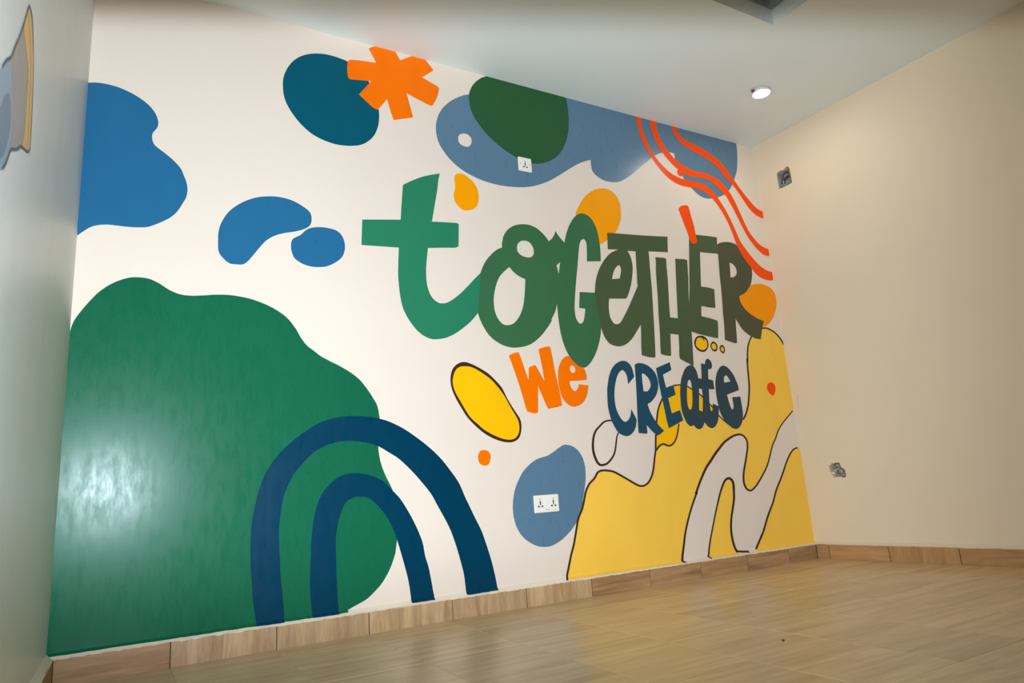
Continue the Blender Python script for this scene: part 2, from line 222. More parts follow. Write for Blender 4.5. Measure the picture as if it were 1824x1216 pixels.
 ('letter','rgreen_warmest_lit',4,'painted letter R with a kicked-out leg','together','36217,20811* 36532,20970 36918,21070 37243,21115 37615,21118 37876,21082 38075,21002 38404,20751 38797,20272 39096,19861 39252,19555 39242,19111 39163,18782 39015,18408 38853,18154 38578,17872 38693,17975 38306,17619 37957,17438 37617,17287* 37647,16972 37802,16668 38056,16393 38438,16127 38782,15969 39132,15834 39688,15688* 39451,15241 39097,14388* 38584,14429 38177,14564 37839,14723 37464,14990 37175,15372 36961,15668* 36894,15178 36850,14647 36776,14031* 36603,14001 36199,14069 35689,14173* 35755,14674 35820,15331 35857,15990 35923,16657 35978,17328 36040,18230 36008,17893 36051,18669 36120,19455 36168,20126*',['37148,19606* 37322,19606 37514,19508 37688,19308 37730,19036 37647,18830 37457,18673 37228,18584 37043,18573* 37121,19170']),
 ('stripe_shape','redorange',5,'lowest of three wavy red-orange stripes',None,'30376,30021* 30329,29231 30344,28663 30428,28146 30593,27383 30897,26783 31253,26259 31619,25801 32034,25383 32538,25012 33068,24774 33705,24652 34540,24662 35221,24676 35875,24491 36420,24137 36937,23605 37352,22985 37676,22351 37908,21705 38127,20990 38529,20297 39041,19683 39569,19133 40151,18821 40882,18723 41375,18804* 41514,19125* 41410,19389* 40848,19434 40241,19677 39677,20090 39066,20698 38552,21314 38240,22021 37928,22728 37602,23364 37185,23986 36750,24499 36291,24868 35727,25113 35046,25142 34455,25153 34035,25146 33387,25231 32764,25418 32251,25755 31824,26105 31420,26590 31109,27159 30883,27778 30739,28417 30735,29225 30782,30121*',[]),
 ('stripe_shape','redorange',5,'middle wavy red-orange stripe, the thickest at the ceiling',None,'31555,29966* 31498,29131 31494,28722 31577,28198 31732,27625 32052,27086 32461,26597 32961,26157 33482,25819 34024,25582 34682,25498 35545,25551 36237,25537 36808,25292 37280,24967 37675,24686 38030,24189 38373,23619 38702,22977 39097,22205 39522,21574 40059,21023 40637,20645 41093,20560 41388,20594* 41449,21087* 41029,21141 40497,21318 40015,21706 39558,22199 39227,22845 38910,23562 38594,24279 38249,24851 37798,25334 37322,25670 36906,25830 36314,25966 35620,25977 35017,25969 34440,26066 33881,26232 33350,26536 32913,26890 32495,27346 32215,27896 32054,28439 32003,28905 32008,29214 32099,30096*',[]),
 ('stripe_shape','redorange',5,'upper wavy red-orange stripe nearest the corner',None,'33497,30081* 33418,29156 33453,28748 33633,28304 33997,27967 34538,27665 35191,27486 35852,27304 36436,27140 37007,26864 37483,26531 37941,26086 38402,25640 38271,25909 39036,25123 39630,24373 40092,23881 40595,23569 41141,23437 41355,23447* 41439,23837* 41551,23996* 41259,23988 40718,24154 40146,24597 39517,25204 38908,25880 38684,26150 38234,26671 37686,27135 37035,27504 36286,27777 35618,27957 35034,28081 34381,28256 33939,28647 33814,29176 33889,30174*',[]),
 ('accent_stroke','redorange',5,'short red-orange dash above the letter E',None,'33074,22889* 33288,23105 33637,23238 33929,23258 34030,23122 34114,22640 34255,22005 34330,21232 34366,20815 34272,20654 34014,20590 33819,20649 33707,20956 33525,21578 33301,22194',[]),
 ('dot_shape','redorange',5,'tiny red-orange dot between two wavy stripes',None,'33381,25598 33471,25749 33647,25816 33790,25674 33810,25441 33690,25319 33494,25384',[]),
 ('circle_shape','amberr',1,'amber disc behind the letter R',None,'37617,17287* 38334,17759* 38962,18203* 39401,18318 39930,18376 40378,18338 40811,18213 41101,18026 41269,17733 41318,17360 41253,16979 41069,16544 40729,16055 40315,15660 39936,15407 39589,15286 39342,15326* 38823,15565* 38005,16142* 37548,16784*',[]),
 ('blob_shape','yellow',1,'soft yellow blob filling the lower right corner',None,'21673,-596* 21899,741 22604,2592 22902,3640 23067,4022 23370,4498 23599,5137 23872,5579 24227,5868 23700,5407 23902,5688 24193,5981 24519,6172 24835,6261 25188,6263 25580,6192 26004,5997 26428,5771 26900,5527 27294,5353 27619,5335 27928,5454 28191,5692 28381,6009 28544,6458 28687,6929 28790,7296* 29083,8108* 31154,9240* 34064,9394* 34237,9249 34444,9074 34655,8914 34942,8723* 35162,8807* 36321,9030* 36525,9206 36754,9501 36973,9949 37182,10552 37330,11165 37381,11623 37402,12084 37445,12548 37547,13171 37581,13176 37706,13619 37850,14065 38192,14525* 38923,14948* 39380,15180* 39765,15215 40195,15117 40607,14921 40946,14678 41208,14380 41312,14088* 42416,14115* 41932,-1848*',[]),
 ('squiggle_shape','cream',2,'cream forked channel left open inside the yellow blob',None,'42499,9769* 41178,9534* 40534,9096 39895,8640 39417,8190 39093,7743 38700,7303 38409,6816 38122,6335 37813,5908 37447,5538 37006,5128 36585,4794 36198,4595 35991,4593 35773,4699 35647,4917 35603,5201 35687,5621 35831,5993 36010,6367 36210,6840 36358,7221 36402,7608 36248,7879 36001,8030 35731,8059 35307,7995 34870,7837 34353,7587 33891,7245 33432,6885 33044,6528 32589,6132 32187,5650 31861,5216 31485,4657 31602,4768 31177,4152 30829,3586 30510,2981 30262,2424 30078,1868 29903,1360 29835,1019 29682,88* 31659,-145* 31893,1156* 31980,1461 32218,2069 32483,2637 32752,3212 33065,3838 33374,4427 33638,4845 33900,5197 34130,5370 34349,5415 34553,5335 34675,5110 34656,4740 34637,4635 34558,4162 34324,3562 34133,3105 33993,2556 33962,2049 34030,1535 34166,1199 34272,1051* 33980,-419* 35409,-588* 35834,1104 36248,1560 36719,2089 37090,2635 37456,3142 37959,3745 38387,4428 38935,5077 39349,5596 39671,6027 39986,6414 40281,6705 40649,6971 40979,7063 41832,7048*',[]),
 ('lobe_shape','brightyellow',2,'bright yellow lobe behind the lettering of the last word',None,'28820,7408* 28923,7910 29010,8444 29100,8982 29232,9388 29400,9798 29567,10072 29744,10294 30053,10633 30391,10931 30785,11092 31090,11139 31317,11151 31615,11133 31906,11058 32188,10919 32545,10760 32827,10599 33031,10433 33308,10234 33577,9981 33782,9802 33914,9654* 34064,9394* 33441,9225* 31893,9179* 31154,9240* 30887,8965* 30824,8690 30724,8416 30562,8091 30333,7797 30087,7613 29858,7525 29714,7537 29513,7615 29371,7619 29149,7545 28935,7405',[]),
 ('oval_shape','brown',1,'slanting bright yellow oval ringed in dark brown',None,'16854,12090 16509,12000 16215,11757 16068,11418 16032,11057 16099,10649 16295,10193 16573,9710 16855,9278 17226,8894 17657,8532 18099,8269 18609,8069 19074,7980 19435,8018 19752,8208 19903,8571 19934,8939 19838,9257 19512,9734 19190,10263 18930,10792 18542,11211 18152,11547 17700,11800 17249,11998',[]),
 ('oval_fill','brightyellow',2,'@oval_shape',None,'16955,11868 16612,11837 16349,11657 16191,11317 16150,10982 16259,10549 16512,10092 16766,9659 17024,9277 17399,8943 17779,8632 18224,8394 18678,8205 19085,8119 19385,8138 19638,8288 19782,8573 19794,8941 19686,9258 19391,9734 19074,10315 18748,10763 18362,11180 17970,11463 17577,11691 17239,11834',[]),
 ('ring_shape','brown',1,'largest of three small ringed yellow dots under the letter E',None,'32924,13831 32995,14013 33148,14215 33364,14317 33649,14353 33883,14314 34062,14187 34166,13980 34156,13768 34049,13553 33878,13380 33623,13295 33388,13315 33164,13395 32997,13566',[]),
 ('ring_fill','brightyellow',2,'@ring_shape',None,'33063,13837 33129,13990 33257,14161 33466,14217 33624,14210 33747,14111 33809,14008* 33855,14041* 33813,14189* 33964,14091 34044,13974 34057,13824 33996,13641 33859,13500 33644,13416 33446,13422 33225,13517 33072,13659',[]),
 ('ring_shape','brown',1,'middle one of three small ringed yellow dots',None,'34304,13702 34371,13853 34498,13986 34646,14015 34807,13959 34925,13815 34939,13645 34861,13472 34699,13368 34530,13382 34380,13494',[]),
 ('ring_fill','brightyellow',2,'@ring_shape',None,'34397,13685 34470,13836 34607,13898 34749,13858 34822,13725 34810,13597 34723,13500 34550,13493 34449,13560',[]),
 ('ring_shape','brown',1,'smallest of three small ringed yellow dots',None,'35100,13610 35171,13741 35331,13825 35497,13777 35574,13631 35565,13459 35466,13305 35343,13271 35211,13338 35118,13462',[]),
 ('ring_fill','brightyellow',2,'@ring_shape',None,'35201,13593 35278,13695 35377,13699 35464,13604 35469,13476 35394,13388 35299,13405 35210,13487',[]),
 ('dot_shape','orange',1,'orange dot below the slanting yellow oval',None,'17319,7259 17360,7457 17482,7603 17683,7637 17907,7565 18024,7360 17991,7135 17892,6938 17688,6872 17466,6931 17347,7084',[]),
 ('dot_shape','redorange',3,'red-orange dot on the yellow near the right corner',None,'38994,11101 39114,11320 39337,11436 39607,11435 39797,11269 39814,11019 39679,10737 39460,10567 39213,10670 39036,10885',[]),
 ('pebble_shape','slate',1,'slate blue pebble shape around the double socket',None,'22618,7771 22956,7700 23254,7536 23509,7243 23662,6901 23725,6486 23698,6024 23615,5620 23428,4973 23261,4432 23022,3953 22770,3627 22365,3271 21913,2972 21415,2755 21056,2681 20709,2695 20315,2790 19934,2990 19565,3281 19266,3727 19114,4254 19095,4726 19161,5196 19310,5664 19575,6131 19863,6506 20268,6832 20637,7040 21003,7151 21369,7229 21749,7403 22138,7620 22398,7741',[]),
 ('letter','orange',2,'orange painted letter W','we','19472,12511* 19766,12662 20080,12728* 20218,12364 20405,11739 20572,11220* 20638,11886* 20745,11959 21069,12057* 21165,11901 21564,11204* 21483,12017 21341,12940* 21748,13084 22100,13136* 22202,12579 22293,11790 22426,11007 22530,10370 22573,9876* 22307,9806 21927,9736 21669,9701* 21537,9944 21337,10430 21138,10916* 21094,10428 21016,9565* 20927,9469 20687,9470 20532,9515 20357,9550* 20278,9771 20160,10248 20012,10830 19826,11447 19638,12030',[]),
 ('letter','orange',2,'orange painted letter e tucked under the green g','we','23275,12637 23099,12613 22869,12458 22647,12160 22520,11868 22468,11508 22454,11079 22503,10724 22594,10370 22797,10089 23071,9877 23363,9813 23672,9878 23995,10058 24225,10347 24372,10675 24454,11011* 23801,11059* 23738,10884 23612,10720 23478,10682 23356,10753 23244,10913 23208,11092 23214,11236* 23780,11265 24366,11324* 24387,11589 24323,11808 24213,12007 23890,12273* 23491,12627*',['23287,11926 23343,12055 23458,12113 23583,12062 23652,11900 23615,11753 23500,11691 23374,11728 23310,11817']),
 ('letter','cblue',4,'dark blue painted letter C','create','27273,11123* 27274,11388 27252,11605 27160,11807 27039,11921 26940,11938 26795,11866 26643,11726 26474,11453 26322,11048 26215,10593 26187,10113 26222,9744 26343,9402 26507,9139 26654,8993 26781,8952 26920,8990 27109,9147 27220,9345 27308,9677* 27450,9423 27610,9103 27595,8944 27517,8680 27346,8419 27157,8265 26943,8164 26740,8142 26547,8185 26329,8280 26150,8413 25987,8675 25832,8988 25718,9379 25659,9823 25672,10268 25721,10773 25830,11199 25959,11576 26172,11957 26440,12235 26731,12408 27013,12494 27250,12486 27445,12404 27597,12258 27707,12055 27746,11836 27785,11618 27718,11507',[]),
 ('letter','cblue',4,'dark blue painted letter R','create','27929,12282* 28062,12363 28277,12404 28521,12389 28861,12297 29157,12124 29375,11906 29514,11629 29576,11323 29552,11044 29456,10765 29312,10515 29101,10293 28860,10101 28579,9977* 28656,9662 28815,9309 29044,8956 29317,8655 29597,8394* 29361,8250 29060,8121* 28899,8218 28588,8478 28332,8749* 28326,8535 28317,8283* 28174,8251 27904,8277 27662,8303* 27677,8731 27737,9529 27817,10474 27878,11291 27902,11840',['28391,11770* 28539,11773 28700,11666 28853,11503 28949,11311 28974,11118 28914,10952 28788,10812 28634,10722 28372,10725* 28370,11081 28372,11466']),
 ('letter','cblue',4,'dark blue painted letter E','create','29535,12135* 30685,12539* 30750,12056* 30022,11753* 30066,11445 30154,10955* 30482,11059 30768,11119* 30843,10543* 30221,10328* 30292,9853 30361,9411* 31048,9616* 31205,8989* 30713,8801 29998,8537* 29901,8974 29827,9660 29740,10266 29687,10629 29612,11324',[]),
 ('letter','cblue2',4,'dark blue painted letter a','create','32324,12404 32036,12294 31810,12085 31610,11791 31449,11501 31332,11129 31227,10645 31180,10082 31171,9798 31199,9518 31293,9183 31461,8848 31655,8665 31801,8635 32011,8696* 32161,8532 32375,8451 32529,8457 32700,8552 32845,8720 32928,8860* 32888,9513* 32614,9599* 32690,10084 32766,10518 32825,10921* 32866,11269* 32885,11604* 32855,11880 32778,12111 32604,12346 32477,12394',['32091,11477 31977,11369 31872,11080 31781,10651 31719,10168 31719,9939 31747,9770 31822,9652 31935,9651 32031,9770 32108,9997 32192,10424 32220,10656 32243,10971 32231,11287 32178,11430']),
 ('letter','cblue2',4,'dark blue painted letter t with a round-topped stem','create','33276,12543* 33615,12512* 33663,12668 33767,12805 33897,12864 34049,12815 34181,12656 34216,12448 34157,12298 34039,12205 33824,12184* 33780,11873 33734,11554* 34129,11483* 34147,10925* 33904,10907 33670,10933* 33616,10525 33554,10004 33565,9914 33563,9684 33601,9569 33655,9540 33722,9583 33774,9712 33829,10016* 34158,9900 34345,9828* 34265,9509 34192,9221 34104,8962 33943,8735 33753,8566 33504,8493 33315,8529 33105,8660 32928,8860* 32888,9513* 33001,10085 33054,10520 33076,10910* 32829,10945* 32885,11604* 33142,11557* 33198,11830 33240,12183',[]),
 ('letter','cblue2',4,'dark blue painted last letter e','create','35205,12464 34943,12380 34699,12164 34506,11891 34359,11532 34281,11176 34241,10677 34261,10239 34292,9973 34365,9509 34536,9132 34722,8841 35006,8635 35260,8472 35575,8409 35836,8478 36084,8680 36267,8971 36378,9354 36392,9799 36368,10306 36341,10485* 36105,10459 35598,10420* 35629,10154 35639,9888 35598,9740 35489,9646 35398,9711 35306,9975 35240,10270 35185,10583* 35743,10737 36317,10893* 36295,11209 36156,11568 36011,11897 35806,12134 35632,12310 35406,12430',['35086,11353* 35094,11547 35148,11727 35289,11820 35409,11799 35510,11675 35605,11527 35671,11438*']),
]
LINES=[
 ('thick dark brown contour of the yellow blob','21866,702 21941,892 22047,1164 22150,1432 22238,1670 22321,1902 22403,2119 22483,2302 22562,2471 22645,2675 22740,2956 22839,3270 22922,3532 22972,3692 23005,3796 23054,3908 23143,4051 23253,4209 23357,4384 23444,4588 23520,4802 23582,4977 23617,5081 23635,5143 23671,5218 23741,5339 23830,5476 23929,5598 24047,5694 24184,5785 24315,5883 24416,5999 24495,6108 24570,6185 24652,6225 24744,6247 24845,6259 24948,6262 25058,6252 25178,6237 25303,6222 25428,6202 25554,6170 25686,6117 25825,6048 25967,5976 26107,5905 26246,5832 26391,5755 26547,5670 26709,5581 26862,5500 27002,5428 27136,5363 27267,5314 27392,5286 27511,5277 27632,5287 27757,5319 27878,5369 27989,5432 28087,5506 28174,5592 28253,5685 28326,5789 28392,5900 28449,6012 28494,6115 28531,6218 28571,6340 28619,6499 28669,6678 28718,6848 28765,6985 28811,7116 28857,7291 28907,7564 28955,7878 28994,8108 29003,8148 28969,8099 29036,8173 29059,8325 29086,8527 29115,8710 29145,8844 29178,8960 29215,9084 29255,9228 29300,9377 29348,9515 29401,9638 29459,9753 29522,9865 29588,9972 29660,10076 29747,10191 29856,10329 29979,10476 30099,10610 30209,10722 30315,10818 30424,10898 30547,10964 30678,11017 30798,11057 30900,11078 30994,11085 31088,11091 31168,11101 31235,11107 31310,11110 31401,11110 31500,11105 31598,11094 31692,11077 31785,11053 31877,11023 31966,10984 32055,10937 32156,10886 32270,10834 32391,10780 32510,10722 32634,10654 32758,10581 32857,10518 32908,10479 32938,10447 32991,10400 33086,10333 33199,10255 33302,10178 33385,10102 33461,10025 33534,9950 33608,9883 33677,9822 33736,9764 33782,9712 33821,9661 33863,9605 33915,9539 33970,9469 34026,9401 34081,9341 34136,9283 34196,9225 34263,9166 34334,9106 34405,9049 34473,8995 34541,8943 34618,8887 34719,8818 34829,8746 34906,8696','21749,737 21824,927 21929,1198 22032,1465 22118,1702 22202,1935 22284,2154 22364,2339 22443,2507 22524,2707 22618,2984 22716,3297 22798,3558 22848,3718 22882,3827 22936,3949 23029,4100 23138,4257 23236,4422 23319,4618 23395,4829 23456,5004 23489,5106 23509,5173 23550,5258 23623,5384 23716,5527 23826,5662 23958,5771 24097,5864 24214,5952 24302,6054 24383,6166 24480,6262 24598,6322 24718,6352 24838,6367 24960,6370 25082,6360 25205,6344 25332,6329 25469,6307 25612,6270 25758,6211 25904,6140 26047,6067 26187,5995 26328,5921 26473,5843 26630,5758 26791,5669 26943,5589 27081,5518 27208,5456 27323,5413 27424,5390 27516,5382 27606,5390 27704,5415 27806,5457 27900,5510 27984,5574 28062,5650 28134,5735 28202,5831 28264,5936 28319,6043 28362,6140 28398,6239 28437,6359 28484,6516 28535,6694 28585,6866 28632,7005 28677,7132 28722,7300 28771,7569 28819,7882 28858,8115 28889,8196 28943,8197 28904,8180 28927,8327 28954,8529 28985,8715 29017,8853 29052,8972 29089,9096 29131,9239 29177,9390 29228,9533 29284,9661 29344,9780 29411,9895 29480,10006 29556,10113 29645,10231 29756,10370 29882,10520 30006,10656 30121,10771 30235,10874 30358,10963 30497,11037 30640,11095 30774,11138 30894,11162 31000,11170 31091,11175 31169,11183 31242,11190 31324,11192 31421,11190 31527,11185 31633,11172 31734,11152 31835,11126 31935,11092 32030,11050 32122,11002 32220,10952 32332,10900 32454,10846 32577,10786 32704,10716 32830,10642 32933,10577 32991,10531 33022,10497 33069,10455 33162,10390 33276,10312 33383,10232 33470,10152 33547,10073 33619,10000 33691,9934 33760,9872 33823,9811 33871,9755 33911,9702 33953,9646 34004,9581 34059,9511 34114,9445 34167,9385 34220,9329 34278,9273 34343,9215 34413,9157 34483,9100 34550,9047 34617,8995 34692,8940 34792,8872 34901,8800 34978,8750'),
 ('brown line under the bright yellow lobe','28892,7245 28943,7297 29015,7369 29085,7430 29149,7475 29215,7512 29278,7540 29337,7559 29392,7569 29440,7570 29487,7560 29545,7537 29610,7514 29677,7493 29747,7474 29824,7463 29902,7465 29984,7478 30072,7509 30170,7560 30275,7629 30374,7715 30461,7821 30540,7941 30611,8065 30673,8193 30726,8324 30773,8451 30816,8583 30852,8710 30877,8799','28779,7306 28830,7358 28906,7433 28986,7503 29063,7556 29143,7600 29223,7635 29302,7660 29384,7674 29468,7676 29549,7659 29616,7632 29677,7610 29737,7591 29794,7575 29848,7567 29900,7566 29951,7572 30013,7593 30096,7634 30189,7693 30276,7766 30357,7859 30434,7972 30504,8091 30566,8213 30621,8340 30669,8465 30714,8594 30753,8719 30780,8807'),
 ('brown bean outline with no fill','25923,9076 25907,9078 25879,9079 25830,9080 25746,9082 25636,9083 25524,9074 25422,9055 25321,9026 25217,8981 25113,8917 25011,8842 24912,8765 24809,8691 24702,8609 24603,8512 24520,8396 24451,8271 24395,8146 24353,8026 24325,7906 24304,7785 24287,7654 24278,7518 24279,7389 24294,7271 24320,7163 24350,7060 24385,6956 24427,6854 24475,6765 24527,6691 24587,6629 24661,6580 24747,6551 24836,6543 24924,6547 25017,6557 25120,6578 25227,6617 25333,6677 25438,6752 25533,6830 25620,6909 25700,6993 25771,7082 25829,7171 25877,7265 25922,7375 25964,7511 26003,7662 26041,7805 26077,7935 26112,8057 26148,8158 26194,8238 26243,8303 26279,8348','25909,8994 25894,8994 25869,8993 25820,8992 25736,8992 25632,8991 25534,8982 25448,8964 25364,8938 25280,8900 25191,8843 25096,8770 24999,8691 24897,8615 24801,8538 24718,8454 24648,8351 24586,8234 24537,8118 24501,8007 24476,7895 24458,7778 24443,7652 24435,7523 24438,7403 24453,7297 24478,7197 24509,7098 24544,6999 24583,6905 24623,6826 24665,6763 24707,6716 24748,6685 24793,6670 24848,6664 24918,6665 24997,6672 25078,6686 25160,6714 25249,6762 25345,6829 25437,6900 25520,6972 25596,7048 25664,7128 25719,7208 25766,7293 25810,7395 25854,7526 25895,7675 25936,7818 25976,7948 26014,8072 26057,8180 26111,8269 26167,8338 26206,8383'),
 ('brown contour on the left of the tall yellow lobe','36307,8963 36335,8971 36387,8989 36445,9023 36494,9067 36539,9118 36592,9182 36661,9262 36742,9362 36826,9486 36911,9635 36998,9808 37082,10003 37161,10231 37236,10480 37298,10702 37344,10874 37378,11021 37406,11167 37428,11322 37443,11476 37456,11630 37467,11784 37475,11938 37485,12091 37497,12245 37510,12399 37526,12553 37551,12735 37578,12918 37594,13016 37444,12942 37424,12790 37559,12737 37587,12869 37629,13090 37675,13304 37718,13480 37766,13650 37819,13805 37880,13941 37948,14063 38024,14183 38125,14317 38236,14449 38316,14542','36263,9068 36286,9074 36311,9081 36334,9094 36365,9122 36404,9166 36457,9229 36526,9308 36603,9401 36682,9517 36764,9661 36850,9828 36931,10016 37009,10240 37083,10485 37146,10706 37192,10876 37226,11019 37254,11162 37276,11313 37292,11465 37306,11617 37317,11770 37326,11923 37337,12078 37350,12232 37364,12387 37381,12543 37407,12726 37435,12910 37453,13014 37586,12952 37565,12802 37423,12741 37448,12863 37491,13085 37538,13300 37583,13479 37632,13652 37689,13813 37753,13955 37825,14084 37907,14210 38012,14349 38126,14484 38207,14577'),
 ('brown contour on top of the tall yellow lobe','39400,15129 39511,15140 39664,15155 39807,15158 39921,15144 40033,15117 40154,15079 40289,15030 40428,14970 40559,14902 40676,14827 40785,14743 40886,14653 40982,14555 41069,14451 41141,14352 41195,14253 41236,14157 41263,14090','39412,15231 39524,15243 39687,15258 39850,15261 39987,15244 40113,15214 40241,15173 40382,15121 40528,15058 40666,14986 40790,14905 40905,14816 41010,14722 41109,14620 41199,14512 41274,14408 41332,14302 41373,14202 41400,14133'),
 ('brown upper contour of the cream channel','41140,9558 40972,9445 40733,9284 40495,9121 40275,8970 40055,8817 39852,8663 39672,8511 39510,8359 39365,8207 39245,8054 39145,7905 39039,7759 38910,7616 38772,7472 38643,7319 38536,7157 38441,6991 38348,6828 38253,6666 38158,6504 38061,6350 37962,6203 37860,6062 37753,5929 37639,5806 37519,5688 37389,5564 37246,5428 37095,5288 36948,5157 36805,5037 36666,4926 36533,4831 36399,4751 36270,4685 36165,4643 36106,4630 36074,4633 36026,4645 35960,4666 35897,4696 35844,4735 35801,4789 35764,4857 35734,4935 35709,5015 35693,5102 35690,5202 35705,5330 35735,5474 35771,5613 35812,5738 35860,5859 35911,5980 35967,6100 36026,6221 36089,6355 36156,6509 36225,6674 36288,6829 36345,6963 36396,7089 36436,7216 36466,7353 36484,7491 36479,7619 36443,7732 36384,7830 36315,7913 36235,7984 36142,8041 36045,8083 35949,8110 35848,8122 35734,8121 35596,8111 35441,8089 35284,8057 35132,8012 34982,7958 34826,7894 34654,7821 34471,7736 34291,7639 34125,7529 33969,7411 33817,7293 33660,7175 33502,7054 33351,6932 33217,6811 33094,6692 32965,6572 32820,6447 32663,6315 32510,6170 32367,6009 32232,5841 32107,5680 31996,5535 31892,5396 31783,5242 31644,5038 31500,4821 31409,4676 31574,4640 31650,4729 31530,4789 31429,4637 31266,4402 31112,4173 30990,3981 30876,3795 30763,3605 30651,3404 30541,3198 30440,2999 30349,2809 30266,2624 30189,2439 30122,2250 30061,2062 30002,1881 29939,1701 29877,1526 29825,1374 29787,1250 29759,1149 29742,1073 29735,1027 29753,982 29781,956 29826,921 29883,883 29923,857','41216,9510 41048,9396 40810,9234 40573,9071 40354,8920 40137,8768 39939,8617 39765,8468 39609,8320 39469,8173 39356,8026 39257,7877 39148,7726 39016,7578 38880,7434 38757,7287 38655,7131 38563,6968 38471,6804 38376,6641 38281,6478 38184,6320 38084,6170 37982,6026 37873,5888 37757,5759 37635,5637 37505,5512 37363,5375 37213,5233 37064,5099 36921,4976 36778,4860 36638,4758 36495,4670 36354,4598 36230,4546 36125,4521 36033,4523 35956,4540 35871,4566 35782,4607 35703,4663 35642,4733 35596,4814 35561,4900 35534,4989 35517,5086 35516,5200 35533,5336 35565,5485 35604,5629 35647,5759 35697,5883 35751,6006 35809,6128 35869,6249 35932,6380 35999,6532 36069,6696 36133,6850 36190,6984 36241,7105 36280,7226 36309,7355 36328,7484 36325,7596 36295,7691 36244,7774 36182,7845 36113,7901 36035,7945 35957,7977 35888,7994 35819,8000 35728,7998 35606,7986 35469,7965 35331,7934 35198,7893 35062,7842 34913,7779 34748,7706 34577,7624 34415,7534 34265,7432 34117,7317 33966,7197 33811,7078 33658,6957 33514,6838 33383,6724 33258,6607 33122,6484 32970,6357 32815,6230 32668,6095 32529,5943 32394,5780 32267,5620 32154,5478 32049,5341 31938,5190 31797,4988 31651,4774 31562,4637 31442,4703 31521,4792 31673,4748 31565,4591 31399,4357 31243,4130 31119,3941 31005,3756 30895,3567 30785,3367 30678,3163 30579,2964 30490,2775 30409,2592 30335,2409 30270,2223 30212,2036 30154,1854 30092,1672 30031,1497 29981,1346 29946,1224 29920,1126 29906,1054 29903,1024 29897,1043 29906,1037 29945,1008 29997,975 30037,951'),
 ('brown contour of the cream channel fork','32033,976 31982,1018 31914,1075 31879,1113 31868,1081 31901,1088 31952,1140 31977,1220 32001,1319 32040,1450 32107,1630 32190,1846 32277,2056 32363,2248 32452,2435 32541,2624 32629,2813 32716,3003 32809,3199 32910,3405 33019,3616 33127,3824 33235,4028 33342,4229 33443,4409 33536,4562 33624,4696 33712,4822 33802,4950 33892,5069 33975,5165 34050,5233 34118,5281 34181,5314 34239,5334 34287,5342 34331,5341 34377,5331 34422,5314 34465,5286 34508,5239 34545,5176 34570,5098 34575,4985 34565,4850 34555,4742 34553,4704 34550,4695 34540,4639 34525,4512 34504,4348 34467,4172 34401,3980 34318,3771 34239,3577 34172,3418 34109,3274 34050,3118 33994,2938 33945,2748 33907,2562 33884,2388 33873,2217 33874,2047 33887,1867 33910,1686 33942,1525 33984,1386 34034,1267 34080,1182 34092,1138 34152,1081 34267,1057 34536,1022 34887,985 35142,959','31932,917 31881,960 31809,1022 31758,1082 31782,1149 31815,1156 31833,1173 31853,1238 31877,1337 31919,1472 31987,1654 32071,1870 32159,2081 32246,2274 32336,2462 32426,2650 32514,2839 32602,3029 32695,3225 32796,3431 32900,3644 33004,3852 33106,4058 33208,4260 33306,4444 33396,4601 33480,4738 33564,4867 33651,4998 33739,5123 33825,5230 33909,5313 33992,5377 34078,5426 34170,5464 34268,5486 34368,5489 34466,5474 34561,5439 34641,5384 34702,5312 34751,5226 34780,5122 34784,4990 34771,4848 34758,4739 34752,4695 34745,4680 34734,4632 34717,4507 34692,4338 34650,4152 34579,3952 34491,3741 34409,3546 34339,3387 34274,3244 34217,3093 34163,2917 34115,2731 34079,2550 34057,2381 34048,2216 34049,2050 34063,1875 34087,1700 34118,1544 34158,1414 34205,1304 34253,1217 34268,1170 34231,1193 34304,1180 34565,1147 34913,1111 35168,1086'),
 ('brown lower contour of the cream channel','35913,1072 36018,1187 36169,1354 36326,1528 36482,1699 36645,1878 36798,2062 36931,2247 37051,2433 37170,2612 37286,2780 37402,2944 37532,3116 37690,3306 37865,3509 38034,3723 38180,3949 38315,4182 38461,4407 38636,4628 38827,4847 39004,5054 39156,5241 39293,5413 39419,5576 39534,5728 39638,5871 39741,6007 39847,6143 39951,6273 40053,6391 40148,6495 40240,6587 40341,6677 40456,6772 40579,6863 40691,6933 40797,6974 40903,7000 40984,7015 41011,7016 41012,7013 41024,7006','35755,1137 35861,1251 36012,1417 36171,1591 36327,1761 36490,1938 36640,2115 36770,2295 36890,2478 37011,2658 37129,2827 37247,2991 37381,3167 37543,3359 37718,3559 37883,3767 38026,3986 38162,4218 38314,4449 38495,4675 38688,4895 38865,5100 39016,5285 39152,5455 39278,5616 39393,5768 39497,5910 39602,6047 39709,6183 39815,6315 39920,6436 40019,6543 40117,6639 40222,6733 40344,6831 40475,6928 40607,7009 40744,7063 40872,7093 40973,7111 41053,7112 41105,7094 41125,7083'),
]
# ---------------------------------------------------------------- the room
def rw(s, z, o=0.0): return Vector((W+AR*s-o, -s, z))       # a point of the right wall, s metres from the mural
def lw(s, z, o=0.0): return Vector((AL*s+o, -s, z))
ZC = 0.107                                                  # crease where the mural wall meets the ledge
tag(box('wall_back', (-.15, 0, -.1), (W+.15, .15, H+.3), M['cream']), kind='structure')
def tess(name, loops, fn, m, parent=None, fn_back=None):
    tri = tessellate_polygon([[Vector((a, b, 0)) for a, b in l] for l in loops]); pts = [p for l in loops for p in l]
    V = [fn(a, b) for a, b in pts]; F = [tuple(t) for t in tri]
    if fn_back:
        n = len(V); V += [fn_back(a, b) for a, b in pts]; k = 0
        for l in loops:
            for i in range(len(l)):
                j = (i+1) % len(l); F.append((k+i, k+j, n+k+j, n+k+i))
            k += len(l)
    return mesh(name, V, F, m, parent)
